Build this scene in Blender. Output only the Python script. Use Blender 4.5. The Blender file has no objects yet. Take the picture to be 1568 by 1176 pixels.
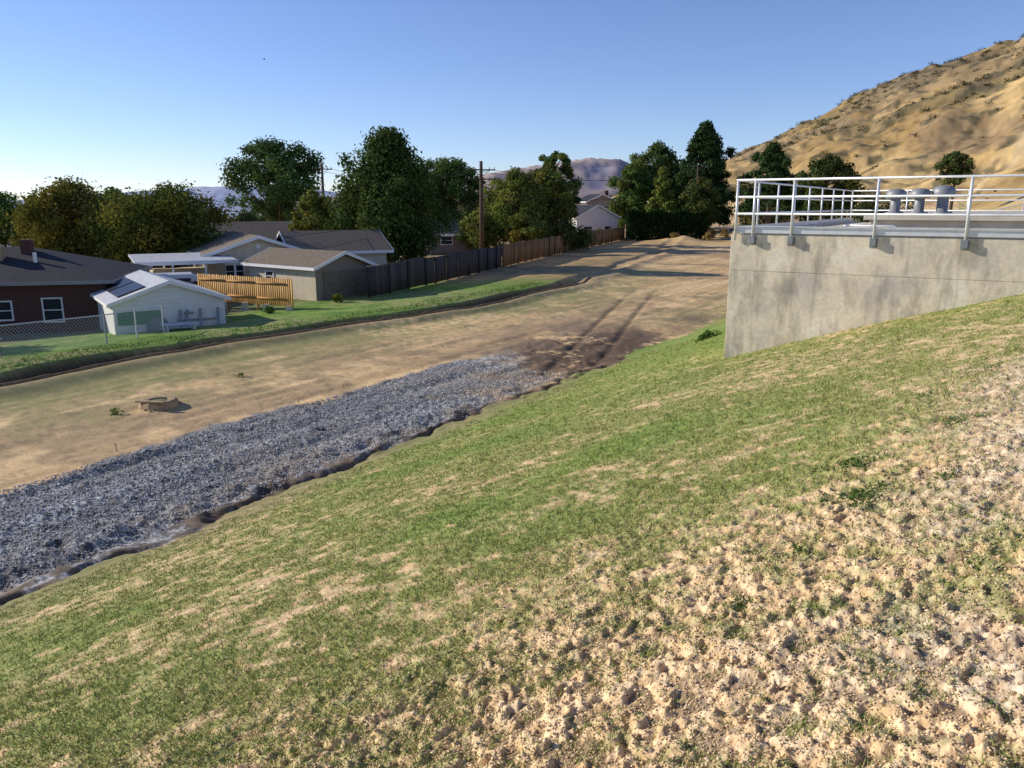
import bpy, bmesh, math
import numpy as np
from mathutils import Vector
R=math.radians
scene=bpy.context.scene
COL=scene.collection
CS,SN=0.8508,0.5255
def ST(x,y): return CS*x-SN*y, SN*x+CS*y
def XY(s,t): return CS*s+SN*t, -SN*s+CS*t
# ---------------- noise
def _h(xi,yi,seed):
    h=(xi.astype(np.int64)*374761393+yi.astype(np.int64)*668265263+seed*144269504)&0xffffffff
    h=((h^(h>>13))*1274126177)&0xffffffff
    h=((h^(h>>15))*2246822519)&0xffffffff
    h=h^(h>>14)
    return (h&0xffffff)/16777215.0
def vn(x,y,seed=0):
    xi=np.floor(x);yi=np.floor(y);fx=x-xi;fy=y-yi
    fx=fx*fx*(3-2*fx);fy=fy*fy*(3-2*fy)
    a=_h(xi,yi,seed);b=_h(xi+1,yi,seed);c=_h(xi,yi+1,seed);d=_h(xi+1,yi+1,seed)
    return (a*(1-fx)+b*fx)*(1-fy)+(c*(1-fx)+d*fx)*fy
def fbm(x,y,sc,o=3,seed=0):
    r=0;a=1;n=0;x=x*sc;y=y*sc
    for i in range(o):
        r=r+a*vn(x+17.3*i,y-9.1*i,seed+i*7);n+=a;a*=.5
        x,y=(x*1.6-y*1.2),(x*1.2+y*1.6)
    return r/n
def sm(a,b,v):
    t=np.clip((v-a)/(b-a),0,1);return t*t*(3-2*t)
# ---------------- terrain
PS=[-40,-11.3,-4.84,0,1.2,3,6,60];PZ=[-5.5,-5.5,-3.15,-1.6,-1.25,-.85,-.75,-.75]
def prof(s):
    r=0
    for o,w in((-.8,.25),(0,.5),(.8,.25)): r=r+w*np.interp(s+o,PS,PZ)
    return r
DY=[-40,0,23.3,28.7,31.6,35.6,41.9,54.7,89,139,220,600];DX=[-55,-30,-15.8,-13.4,-11.0,-7.7,-2.9,3.87,15.7,30,46,90]
def ditch(x,y): return (np.interp(y,DY,DX)-x)*.83
HOLES=[(-5.5,21.8,.35),(-3.7,21.4,.3),(-6.7,19.1,.4),(-4.7,19.1,.35),(-7.6,12.2,.35),(-4.8,23.0,.3),(-2.6,22.6,.25)]
def tracks(x,y):
    cx=np.interp(y,[24,30,41,51,65],[1.2,2.9,5.7,8.4,12.2])
    d=x-cx
    return (np.exp(-((d-.75)/.16)**2)+np.exp(-((d+.75)/.16)**2))*sm(24,27,y)*(1-sm(42,60,y))
def toe(x,y):
    return 1.2*(fbm(x,y,.4,2,11)-.5)+.9*(fbm(x,y,1.4,3,14)-.5)
def pezone(x,y,s,t):
    return sm(-1.6,1.2,s-(-3.7+.43*t)+3.4*(fbm(x,y,.16,3,61)-.5)+2.6*(fbm(x,y,.9,3,62)-.5))
def clodn(x,y): return .6*fbm(x*1.1,y*.95,15,2,51)+.25*fbm(x,y,34,1,54)+.15*fbm(x,y,5,2,53)
def ground(x,y,fine=True):
    s,t=ST(x,y)
    w=.5*(fbm(x,y,.5,2,3)-.5)
    z=prof(s+w*.6*sm(-3,-9,-np.abs(s+11.3)))
    dd=ditch(x,y)+1.0*(fbm(x,y,.25,2,5)-.5)
    z=z-.7*sm(4,16,dd)*(1-sm(40,60,y))
    z=z-.6*sm(-.3,.2,dd)*(1-sm(.6,1.2,dd))*(1-sm(50,66,y)) + .2*sm(.8,1.3,dd)*(1-sm(3,7,dd)) + .22*np.exp(-((dd+.8)/.6)**2)*(1-sm(90,150,y))
    r=np.hypot(x,y)
    rad=np.sqrt((x-520)**2+(y-520)**2)
    rd=fbm(x,y,.011,4,21)
    hh=124*np.exp(-(rad/375.)**3.2)
    z=z-np.clip((r-260)*.02,0,60)*(1-sm(4,16,hh))
    gul=1-np.abs(2*fbm(x*.9+y*.25,y*.9-x*.25,.017,3,22)-1)
    f_=np.clip((hh-9)/20,0,1)
    hh=np.maximum(hh-9,0)*(.86+.30*rd)+f_*(10*(fbm(x,y,.045,4,8)-.5)-9*gul+5+2.2*(fbm(x,y,.13,3,9)-.5))
    z=z+hh
    z=z+11*np.exp(-((x-116)**2+(y-112)**2)/40.**2)*(1+.3*(fbm(x,y,.08,2,4)-.5))
    z=z+1.6*np.exp(-(((x-37)/7)**2+((y-142)/14)**2))
    z=z+.9*np.exp(-(((x-26)/2.4)**2+((y-122)/5)**2))
    if fine:
        onslope=sm(-11.6,-10.8,s)
        to=toe(x,y)
        gul=np.exp(-((s+11.5+to)/.10)**2)*(1-sm(24,29,t))
        z=z-.13*gul*sm(.2,.5,fbm(x,y,1.1,2,12))
        grav=sm(-16.9,-16.1,s)*(1-sm(-12.3,-11.7,s+to))*(1-sm(20,26,t))
        z=z+grav*(.07*(vn(s*2.3,t*.2,31)-.5)+.025*(vn(x*9,y*9,32)-.5)+.025*(vn(x*19,y*19,33)-.5))
        z=z+(.05*(fbm(x,y,.8,3,13)-.5))*(r<120)
        stp=(s>-24)&(s<-11.5)
        z=z+stp*(.05*(vn(s*2.6,t*.3,41)-.5)+.04*(fbm(x,y,3,3,43)-.5))
        brk=np.exp(-((s+12.4)/.7)**2)*(1-sm(24,29,t))
        z=z+brk*.18*(fbm(x,y,3.2,3,45)-.5)
        mud=np.exp(-(((s+14.2)/2.6)**2+((t-28)/5.)**2))
        z=z+mud*.18*(fbm(x,y,2.4,3,44)-.5)
        for hx,hy,hr in HOLES: z=z-.12*np.exp(-((x-hx)**2+((y-hy)*1.3)**2)/(hr*hr*.35))
        z=z-.05*tracks(x,y)
        pe=pezone(x,y,s,t)
        cl=sm(.40,.62,clodn(x,y))
        z=z+onslope*(.010+.019*pe)*cl*(r<40)
        z=z+onslope*(.006+.010*pe)*(vn(x*38,y*38,52)-.5)*(r<14)
    return z
def C(*c): return np.array(c,dtype=np.float64)
def mix(a,b,f):
    f=np.asarray(f)[...,None];return a*(1-f)+b*f
def gcolor(x,y,z):
    s,t=ST(x,y);r=np.hypot(x,y);dd=ditch(x,y)+1.0*(fbm(x,y,.25,2,5)-.5)
    nb=fbm(x,y,.16,3,61);nm=fbm(x,y,.9,3,62);nf=fbm(x,y,5,3,63);nv=fbm(x,y,24,2,64)
    ns=fbm(x,y,.45,3,65);n12=fbm(x,y,11,2,67);to=toe(x,y)
    pe=pezone(x,y,s,t)
    cd_=clodn(x,y)
    straw=mix(C(.66,.45,.235),C(.86,.63,.375),sm(.3,.7,nv))
    soil=C(.23,.15,.085)
    base=mix(straw,soil+0*straw,(.35+.45*pe)*sm(.47,.39,cd_))  # darker soil between clods, with cavity shade mixed into the colour
    streak=np.exp(-(((s+3.9)-(t-7.3)*.3)/.55)**2-((t-7.3)/2.6)**2)
    lush=sm(.48,.66,ns)*.5+sm(10,24,t)*.6+.3*sm(-2,-7,s)*sm(4,12,t)+.8*streak
    green=mix(C(.27,.29,.085),C(.16,.27,.04),np.clip(lush+.5*(nm-.5),0,1))
    gq=.30*nf+.27*n12+.27*nv+.16*nm
    gm=sm(.37,.56,gq+.13*lush-.13*pe+.10*(nb-.5)+.03)*(.9-.38*pe)
    c=mix(base,green,gm)
    # small green and dead flecks in the bare zone
    c=mix(c,C(.20,.22,.07)+0*c,.55*pe*sm(.60,.68,.5*nf+.5*fbm(x,y,17,2,68)))
    graysp=sm(.50,.66,fbm(x,y,.7,3,66))*pe*sm(-1.3,.6,s)*.6
    c=mix(c,mix(C(.36,.29,.23),C(.74,.62,.50),sm(.35,.65,nv)),graysp)
    c=mix(c,C(.30,.235,.125)+0*c,.6*sm(-9.4,-11.2,s+1.6*(nm-.5)+to)*(1-sm(18,30,t)))
    # strip
    st=vn(s*1.4,t*.11,71)*.6+vn(s*4.5,t*.3,72)*.4
    d=mix(C(.64,.415,.20),C(.90,.63,.33),sm(.25,.72,st*.5+nm*.3+nb*.25))
    d=mix(d,C(.40,.265,.15)+0*d,.7*sm(.51,.63,nb*.6+nm*.4))
    d=mix(d,d*.72,sm(.45,.68,nv*.5+nf*.5))
    d=mix(d,C(.25,.28,.09)+0*d,.7*sm(-8,-1,dd+5*(nm-.5))*sm(.42,.60,nf*.5+nb*.5)*(1-sm(60,80,y)))
    d=mix(d,C(.27,.28,.10)+0*d,.65*sm(-17,-12.5,s+4*(nm-.5))*sm(32,38,t)*sm(.33,.55,nf))
    mud=np.exp(-(((s+13.6)/2.6)**2+((t-27.8)/4.6)**2))
    d=mix(d,C(.14,.095,.065)+0*d,np.clip(2.1*mud*sm(.25,.52,nm*.6+nf*.4),0,1))
    mud2=np.exp(-(((s+17.0)/2.8)**2+((t-30.5)/6)**2))
    d=mix(d,C(.30,.205,.135)+0*d,.8*mud2*sm(.3,.52,nm*.5+nb*.5))
    d=mix(d,C(.14,.1,.08)+0*d,.75*np.exp(-(((x-9.2)/1.1)**2+((y-39)/1.5)**2))*sm(.3,.6,nm*.5+nf*.5))
    d=mix(d,C(.15,.10,.07)+0*d,.8*np.exp(-(((x-5.0)/1.6)**2+((y-33.5)/2.6)**2))*sm(.3,.52,nm*.5+nf*.5))
    d=mix(d,d*.45,np.clip(tracks(x,y)*(.55+.9*(nf-.3)),0,1))
    # gravel
    gv=mix(C(.12,.12,.12),C(.60,.59,.585),sm(.32,.72,.5*vn(x*26,y*26,81)+.35*vn(x*12,y*12,82)+.15*nm))
    gv=mix(gv,gv*.62,sm(.45,.68,vn(s*2.3,t*.2,83)*.7+nm*.3))
    gv=mix(gv,C(.30,.22,.15)+0*gv,.8*sm(-13.0,-11.9,s+to+2.6*(nm-.5)+2.4*(nb-.5))*sm(.38,.54,nf*.6+n12*.4))
    gv=mix(gv,C(.40,.33,.25)+0*gv,.35*sm(.54,.66,nb))
    for hx,hy,hr in HOLES: gv=mix(gv,C(.09,.075,.065)+0*gv,.85*np.exp(-((x-hx)**2+((y-hy)*1.3)**2)/(hr*hr*.4)))
    wob=.9*(nm-.5)+1.2*(fbm(x,y,.3,2,84)-.5)
    g=sm(-16.62,-16.38,s+wob+.3*(nf-.5))*(1-sm(19.0,24.5,t+9*(nm-.5)+6*(nb-.5)+1.1*(s+14)))
    low=mix(d,gv,g)
    low=mix(low,C(.17,.12,.08)+0*low,.85*sm(-12.0,-11.6,s+to+.9*(nf-.5))*sm(.3,.5,nm*.5+nf*.5)*(1-sm(24,30,t)))
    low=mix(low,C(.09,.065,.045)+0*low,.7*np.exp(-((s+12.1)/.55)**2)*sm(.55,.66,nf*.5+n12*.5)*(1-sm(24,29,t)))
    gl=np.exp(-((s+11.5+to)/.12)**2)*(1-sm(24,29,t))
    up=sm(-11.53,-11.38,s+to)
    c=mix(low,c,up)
    c=mix(c,C(.10,.07,.05)+0*c,.8*gl*sm(.2,.5,fbm(x,y,1.1,2,12)))  # brown gully edge, its shadow painted in as a darker line
    # lawn side
    lawn=mix(C(.10,.20,.028),C(.235,.33,.065),sm(.3,.7,nm*.5+nf*.5))
    lawn=mix(lawn,C(.42,.33,.17)+0*lawn,.6*sm(.52,.66,nb)*sm(.4,.6,nf))
    yard=mix(C(.26,.2,.14),C(.16,.17,.07),sm(.4,.6,nb))
    lw=mix(lawn,yard,sm(9,14,dd+4*(nb-.5)))
    lw=mix(lw,mix(C(.50,.32,.155),C(.27,.21,.10),sm(.3,.7,nm)),sm(50,64,y+10*(nb-.5)))
    lw=mix(lw,C(.62,.41,.2)+0*lw,.7*sm(70,100,y))
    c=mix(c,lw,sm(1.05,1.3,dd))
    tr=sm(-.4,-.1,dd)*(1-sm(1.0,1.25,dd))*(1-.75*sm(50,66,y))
    c=mix(c,C(.075,.055,.035)+0*c,tr*.95)  # trench painted near-black: the shade of its bank is in the colour
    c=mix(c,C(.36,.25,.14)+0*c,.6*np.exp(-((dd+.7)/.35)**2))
    # beyond
    gold=mix(C(.43,.275,.10),C(.64,.44,.185),sm(.35,.65,fbm(x,y,.05,4,91)))
    shr=fbm(x,y,.022,5,92)
    gold=mix(gold,C(.17,.13,.06)+0*gold,.75*sm(.49,.58,shr)*sm(120,240,r))
    gold=mix(gold,C(.28,.195,.115)+0*gold,.6*sm(.46,.55,fbm(x*1.3,y*.6,.02,4,93))*sm(160,280,r))
    gold=mix(gold,C(.085,.08,.04)+0*gold,.85*sm(.58,.66,fbm(x,y,.12,3,96))*sm(110,200,r))
    gold=mix(gold,gold*.72,sm(.5,.62,fbm(x,y,.35,2,99))*sm(110,200,r))
    tl=np.abs(vn(x*.006+2*vn(x*.01,y*.01,98),y*.012,97)-.5)
    gold=mix(gold,C(.68,.52,.29)+0*gold,.7*np.exp(-(tl/.006)**2)*sm(150,260,r))
    gold=mix(gold,C(.33,.24,.14)+0*gold,.4*sm(.4,.7,vn(x*.5,y*.5,94)))
    hillm=np.clip(sm(0,6,z+.3)+sm(34,42,t)*up*.9,0,1)
    hillm=np.clip(hillm+np.exp(-(((x-36)/8)**2+((y-142)/15)**2)),0,1)*(r>24)
    c=mix(c,gold,hillm)
    rock=sm(.54,.60,fbm(x,y,.03,4,95))*sm(60,95,z)
    c=mix(c,C(.14,.115,.09)+0*c,rock*.8)
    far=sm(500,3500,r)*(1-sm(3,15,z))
    c=mix(c,C(.30,.36,.44)+0*c,far)  # aerial haze painted into the far ground colour
    return np.clip(c,0,1)
# ---------------- mesh helpers
def npmesh(name,V,F,mat,col=None,smooth=False,parent=None):
    V=np.asarray(V,dtype=np.float32);F=np.asarray(F,dtype=np.int32);k=F.shape[1]
    me=bpy.data.meshes.new(name)
    me.vertices.add(len(V));me.vertices.foreach_set("co",V.ravel())
    me.loops.add(F.size);me.loops.foreach_set("vertex_index",F.ravel())
    me.polygons.add(len(F));me.polygons.foreach_set("loop_start",np.arange(len(F),dtype=np.int32)*k)
    if smooth: me.polygons.foreach_set("use_smooth",np.ones(len(F),dtype=bool))
    me.update(calc_edges=True)
    if col is not None:
        a=me.attributes.new("Col",'FLOAT_COLOR','POINT')
        cc=np.ones((len(V),4),dtype=np.float32);cc[:,:3]=col;a.data.foreach_set("color",cc.ravel())
    me.materials.append(mat)
    o=bpy.data.objects.new(name,me);COL.objects.link(o)
    if parent: o.parent=parent
    return o
def empty(name,loc=(0,0,0),rz=0):
    e=bpy.data.objects.new(name,None);COL.objects.link(e);e.location=loc;e.rotation_euler=(0,0,rz);e.empty_display_size=.3
    return e
# ---------------- materials
def newmat(name):
    m=bpy.data.materials.new(name);m.use_nodes=True
    return m,m.node_tree.nodes,m.node_tree.links,m.node_tree.nodes["Principled BSDF"]
def mat(name,col,rough=.8,var=.15,sc=3.,bump=.2,bsc=30.,metal=0,attr=False,stretch=(1,1,1)):
    m,N,L,B=newmat(name);B.inputs["Roughness"].default_value=rough;B.inputs["Metallic"].default_value=metal
    B.inputs["Specular IOR Level"].default_value=.2
    tc=N.new("ShaderNodeTexCoord");mp=N.new("ShaderNodeMapping");mp.inputs["Scale"].default_value=stretch
    L.new(tc.outputs["Object"],mp.inputs[0])
    n=N.new("ShaderNodeTexNoise");n.inputs["Scale"].default_value=sc;n.inputs["Detail"].default_value=4
    L.new(mp.outputs[0],n.inputs[0])
    mr=N.new("ShaderNodeMapRange");mr.inputs["From Min"].default_value=.3;mr.inputs["From Max"].default_value=.7
    mr.inputs["To Min"].default_value=1-var;mr.inputs["To Max"].default_value=1+var
    L.new(n.outputs["Fac"],mr.inputs["Value"])
    mx=N.new("ShaderNodeVectorMath");mx.operation='SCALE'
    if attr:
        a=N.new("ShaderNodeAttribute");a.attribute_name="Col";L.new(a.outputs["Color"],mx.inputs[0])
    else: mx.inputs[0].default_value=col
    L.new(mr.outputs[0],mx.inputs["Scale"]);L.new(mx.outputs[0],B.inputs["Base Color"])
    if bump:
        n2=N.new("ShaderNodeTexNoise");n2.inputs["Scale"].default_value=bsc;n2.inputs["Detail"].default_value=3
        L.new(mp.outputs[0],n2.inputs[0])
        b=N.new("ShaderNodeBump");b.inputs["Strength"].default_value=bump;b.inputs["Distance"].default_value=.02
        L.new(n2.outputs["Fac"],b.inputs["Height"]);L.new(b.outputs[0],B.inputs["Normal"])
    return m
def m_leaf(name,tr=.28):
    m,N,L,B=newmat(name)
    a=N.new("ShaderNodeAttribute");a.attribute_name="Col"
    d=N.new("ShaderNodeBsdfDiffuse");L.new(a.outputs["Color"],d.inputs[0])
    if tr:
        t=N.new("ShaderNodeBsdfTranslucent");L.new(a.outputs["Color"],t.inputs[0])
        mx=N.new("ShaderNodeMixShader");mx.inputs[0].default_value=tr
        L.new(d.outputs[0],mx.inputs[1]);L.new(t.outputs[0],mx.inputs[2]);L.new(mx.outputs[0],N["Material Output"].inputs[0])
    else: L.new(d.outputs[0],N["Material Output"].inputs[0])
    return m
def m_siding(name,col,h=.2):
    m=mat(name,col,.7,.08,2,0);N=m.node_tree.nodes;L=m.node_tree.links;B=N["Principled BSDF"]
    tc=N["Texture Coordinate"];w=N.new("ShaderNodeTexWave");w.bands_direction='Z';w.wave_profile='SAW';w.inputs["Scale"].default_value=1/h*.314
    L.new(tc.outputs["Object"],w.inputs[0]);b=N.new("ShaderNodeBump");b.inputs["Distance"].default_value=.03;b.inputs["Strength"].default_value=.9
    L.new(w.outputs["Fac"],b.inputs["Height"]);L.new(b.outputs[0],B.inputs["Normal"]);return m
def m_brick(name):
    m,N,L,B=newmat(name);B.inputs["Roughness"].default_value=.9
    tc=N.new("ShaderNodeTexCoord");sx=N.new("ShaderNodeSeparateXYZ");L.new(tc.outputs["Object"],sx.inputs[0])
    ad=N.new("ShaderNodeMath");L.new(sx.outputs[0],ad.inputs[0]);L.new(sx.outputs[1],ad.inputs[1])
    cb=N.new("ShaderNodeCombineXYZ");L.new(ad.outputs[0],cb.inputs[0]);L.new(sx.outputs[2],cb.inputs[1])
    k=N.new("ShaderNodeTexBrick");k.inputs["Scale"].default_value=4.5;k.inputs["Color1"].default_value=(.115,.043,.032,1);k.inputs["Color2"].default_value=(.075,.03,.023,1)
    k.inputs["Mortar"].default_value=(.12,.095,.08,1);k.inputs["Mortar Size"].default_value=.012;L.new(cb.outputs[0],k.inputs[0]);L.new(k.outputs[0],B.inputs["Base Color"]);return m
def m_concrete():
    m,N,L,B=newmat("tank_concrete");B.inputs["Roughness"].default_value=.85;B.inputs["Specular IOR Level"].default_value=.2
    tc=N.new("ShaderNodeTexCoord")
    def noise(sc,st=(1,1,1),d=6):
        mp=N.new("ShaderNodeMapping");mp.inputs["Scale"].default_value=st;L.new(tc.outputs["Object"],mp.inputs[0])
        n=N.new("ShaderNodeTexNoise");n.inputs["Scale"].default_value=sc;n.inputs["Detail"].default_value=d;n.inputs["Roughness"].default_value=.65;L.new(mp.outputs[0],n.inputs[0]);return n
    a=noise(.8);r=N.new("ShaderNodeValToRGB");L.new(a.outputs["Fac"],r.inputs[0])
    e=r.color_ramp.elements;e[0].position=.38;e[0].color=(.60,.54,.45,1);e[1].position=.62;e[1].color=(.88,.79,.64,1)
    x=e.new(.5);x.color=(.80,.69,.52,1)
    b=noise(1.5,(1.4,1.4,.5));r2=N.new("ShaderNodeValToRGB");L.new(b.outputs["Fac"],r2.inputs[0])
    e=r2.color_ramp.elements;e[0].position=.40;e[0].color=(.60,.60,.60,1);e[1].position=.52;e[1].color=(1,1,1,1)
    mx=N.new("ShaderNodeMix");mx.data_type='RGBA';mx.blend_type='MULTIPLY';mx.inputs[0].default_value=.8;L.new(r.outputs[0],mx.inputs[6]);L.new(r2.outputs[0],mx.inputs[7])
    c=noise(14,(1,1,1),8);r3=N.new("ShaderNodeValToRGB");L.new(c.outputs["Fac"],r3.inputs[0]);e=r3.color_ramp.elements;e[0].position=.3;e[0].color=(.78,.78,.78,1);e[1].position=.6;e[1].color=(1.05,1.05,1.05,1)
    m2=N.new("ShaderNodeMix");m2.data_type='RGBA';m2.blend_type='MULTIPLY';m2.inputs[0].default_value=.7;L.new(mx.outputs[2],m2.inputs[6]);L.new(r3.outputs[0],m2.inputs[7])
    g=noise(3.2,(2.2,2.2,.12),3);r4=N.new("ShaderNodeValToRGB");L.new(g.outputs["Fac"],r4.inputs[0]);e=r4.color_ramp.elements;e[0].position=.36;e[0].color=(.72,.70,.68,1);e[1].position=.46;e[1].color=(1,1,1,1)
    m3=N.new("ShaderNodeMix");m3.data_type='RGBA';m3.blend_type='MULTIPLY';m3.inputs[0].default_value=.55;L.new(m2.outputs[2],m3.inputs[6]);L.new(r4.outputs[0],m3.inputs[7])
    L.new(m3.outputs[2],B.inputs["Base Color"])
    bp=N.new("ShaderNodeBump");bp.inputs["Strength"].default_value=.3;bp.inputs["Distance"].default_value=.008;L.new(c.outputs["Fac"],bp.inputs["Height"]);L.new(bp.outputs[0],B.inputs["Normal"])
    return m
M={}
M['ground']=mat("ground_soil_grass",None,.95,.20,40,.55,60,attr=True)
M['attr']=mat("mixed_wood",None,.85,.15,8,.3,40,attr=True,stretch=(1,1,.2))
M['leaf']=m_leaf("foliage");M['blade']=m_leaf("grass_blades",0)
M['bark']=mat("bark",(.10,.075,.055),.9,.3,6,.6,20,stretch=(1,1,.3))
M['conc']=m_concrete()
M['conc2']=mat("light_concrete",(.60,.54,.44),.85,.2,2,.3,20)
M['galv']=mat("galvanised_steel",(.72,.73,.75),.42,.08,8,.05,40,metal=.3)
M['gmetal']=mat("painted_grey_metal",(.27,.28,.29),.5,.1,5,.05,30,metal=.2)
M['white']=m_siding("white_siding",(.76,.75,.74),.18)
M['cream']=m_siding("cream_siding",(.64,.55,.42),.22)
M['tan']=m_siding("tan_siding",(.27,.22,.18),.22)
M['trim']=mat("white_trim",(.78,.77,.75),.6,.05,4,.05,20)
M['shing']=mat("brown_shingles",(.20,.155,.115),.9,.25,6,.5,18)
M['shingd']=mat("dark_shingles",(.04,.04,.048),.9,.3,6,.5,18)
M['roofw']=mat("pale_metal_roof",(.55,.55,.56),.55,.15,3,.1,10)
M['brick']=m_brick("red_brick")
M['glass']=mat("window_glass",(.03,.035,.04),.12,.1,2,0)
M['pole']=mat("creosote_wood",(.11,.075,.05),.9,.3,5,.4,20,stretch=(1,1,.2))
M['wire']=mat("black_cable",(.02,.02,.02),.6,.1,2,0)
M['green']=mat("green_tarp",(.10,.22,.13),.6,.2,4,.2,8)
M['moss']=mat("mossy_cover",(.20,.21,.10),.9,.3,9,.4,20)
M['dark']=mat("dark_panel",(.03,.033,.045),.3,.1,4,0)
M['straw']=mat("straw_wattle",(.27,.175,.10),.95,.3,8,.8,40)
M['rust']=mat("rusty_steel",(.22,.09,.05),.8,.3,6,.3,30)
M['paint']=mat("car_paint_white",(.7,.7,.72),.25,.03,2,0)
M['tyre']=mat("tyre_rubber",(.02,.02,.02),.8,.1,4,0)
M['stake']=mat("stake_wood",(.42,.30,.18),.9,.2,6,.2,30)
M['plastic']=mat("outdoor_furniture",(.6,.6,.6),.5,.05,3,0)
# ---------------- ground sheet
ang=np.concatenate([np.arange(-46,46.01,.11),np.arange(49,313,4.)])
ang=np.radians(ang);na=len(ang)
rr=[.35,.8]
r=1.4
while r<160: rr.append(r);r*=1.0045
while r<1000: rr.append(r);r*=1.0075
while r<14000: rr.append(r);r*=1.14
rr=np.array(rr);nr=len(rr)
A,Rr=np.meshgrid(ang,rr);X=(Rr*np.sin(A)).ravel();Y=(Rr*np.cos(A)).ravel()
Z=ground(X,Y);G=gcolor(X,Y,Z)
i=np.arange(nr-1)[:,None]*na;j=np.arange(na)[None,:];jn=(j+1)%na
F=np.stack([i+j,i+jn,i+na+jn,i+na+j],-1).reshape(-1,4)[:,::-1]
V=np.stack([X,Y,Z],1)
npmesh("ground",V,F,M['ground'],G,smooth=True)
print("ground verts",len(V))
def gz(x,y): return float(ground(np.array([float(x)]),np.array([float(y)]))[0])
# ---------------- box builder
class Part:
    def __init__(s,name,m,parent=None): s.n=name;s.m=m;s.p=parent;s.V=[];s.F=[]
    def box(s,a,b):
        x0,y0,z0=a;x1,y1,z1=b;k=len(s.V)
        s.V+=[(x0,y0,z0),(x1,y0,z0),(x1,y1,z0),(x0,y1,z0),(x0,y0,z1),(x1,y0,z1),(x1,y1,z1),(x0,y1,z1)]
        s.F+=[tuple(k+q for q in f) for f in((0,3,2,1),(4,5,6,7),(0,1,5,4),(1,2,6,5),(2,3,7,6),(3,0,4,7))];return s
    def poly(s,pts,faces):
        k=len(s.V);s.V+=list(pts);s.F+=[tuple(k+q for q in f) for f in faces];return s
    def tube(s,pts,rad,n=8,cap=True):
        pts=[Vector(p) for p in pts]
        if not hasattr(rad,'__len__'): rad=[rad]*len(pts)
        k=len(s.V)
        for i,p in enumerate(pts):
            d=(pts[min(i+1,len(pts)-1)]-pts[max(i-1,0)]).normalized()
            u=d.cross(Vector((0,0,1)))
            if u.length<.05: u=d.cross(Vector((1,0,0)))
            u.normalize();w=d.cross(u)
            for q in range(n):
                a=2*math.pi*q/n;s.V.append(tuple(p+(u*math.cos(a)+w*math.sin(a))*rad[i]))
        for i in range(len(pts)-1):
            for q in range(n):
                a=k+i*n+q;b=k+i*n+(q+1)%n;s.F.append((a,b,b+n,a+n))
        if cap:
            s.F.append(tuple(k+q for q in range(n))[::-1]);s.F.append(tuple(k+(len(pts)-1)*n+q for q in range(n)))
        return s
    def lathe(s,c,prof,n=24):
        k=len(s.V)
        for r_,z_ in prof:
            for q in range(n):
                a=2*math.pi*q/n;s.V.append((c[0]+r_*math.cos(a),c[1]+r_*math.sin(a),c[2]+z_))
        for i in range(len(prof)-1):
            for q in range(n):
                a=k+i*n+q;b=k+i*n+(q+1)%n;s.F.append((a,b,b+n,a+n))
        return s
    def done(s,smooth=False,bevel=0):
        me=bpy.data.meshes.new(s.n);me.from_pydata(s.V,[],s.F);me.materials.append(s.m)
        bm=bmesh.new();bm.from_mesh(me);bmesh.ops.recalc_face_normals(bm,faces=bm.faces);bm.to_mesh(me);bm.free()
        if smooth: me.polygons.foreach_set("use_smooth",[True]*len(me.polygons))
        o=bpy.data.objects.new(s.n,me);COL.objects.link(o)
        if s.p: o.parent=s.p
        if bevel:
            b=o.modifiers.new("b",'BEVEL');b.width=bevel;b.segments=2
        return o
def gable(e,W,L,h,rise,mw,mr,ov=.35,th=.12,ridge='y',trim=True,mf=None):
    w=Part("walls",mw,e)
    if ridge=='y':
        w.poly([(0,0,0),(W,0,0),(W,0,h),(W/2,0,h+rise),(0,0,h),(0,L,0),(W,L,0),(W,L,h),(W/2,L,h+rise),(0,L,h)],
          [(0,1,2,3,4),(9,8,7,6,5),(0,4,9,5),(1,6,7,2),(0,5,6,1)])
    else:
        w.poly([(0,0,0),(0,L,0),(0,L,h),(0,L/2,h+rise),(0,0,h),(W,0,0),(W,L,0),(W,L,h),(W,L/2,h+rise),(W,0,h)],
          [(0,1,2,3,4),(9,8,7,6,5),(0,4,9,5),(1,6,7,2),(0,5,6,1)])
    w.done()
    r=Part("roof",mr,e);f=Part("fascia",mf or M['trim'],e)
    S=W if ridge=='y' else L;T=L if ridge=='y' else W
    k=rise/(S/2)
    def P(a,b,z): return (a,b,z) if ridge=='y' else (b,a,z)
    for sgn in(0,1):
        x0=-ov if sgn==0 else S+ov; xm=S/2
        z0=h-ov*k+.02;zm=h+rise+.02
        r.poly([P(x0,-ov,z0),P(xm,-ov,zm),P(xm,T+ov,zm),P(x0,T+ov,z0),P(x0,-ov,z0+th),P(xm,-ov,zm+th),P(xm,T+ov,zm+th),P(x0,T+ov,z0+th)],
          [(0,1,2,3),(4,7,6,5),(0,4,5,1),(3,2,6,7),(0,3,7,4)])
        if trim:
            for yy in(-ov-.04,T+ov+.003):
                f.poly([P(x0,yy,z0-.08),P(xm,yy,zm-.08),P(xm,yy,zm+th+.02),P(x0,yy,z0+th+.02),P(x0,yy+.037,z0-.08),P(xm,yy+.037,zm-.08),P(xm,yy+.037,zm+th+.02),P(x0,yy+.037,z0+th+.02)],
                 [(0,1,2,3),(4,7,6,5),(0,4,5,1),(3,2,6,7),(0,3,7,4),(1,5,6,2)])
            xa,xb=(x0-.05,x0-.003) if sgn==0 else (x0+.003,x0+.05)
            a=P(xa,-ov,z0-.08);b=P(xb,T+ov,z0+th)
            f.box(tuple(min(p,q) for p,q in zip(a,b)),tuple(max(p,q) for p,q in zip(a,b)))
    r.done()
    if trim:f.done()
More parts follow.
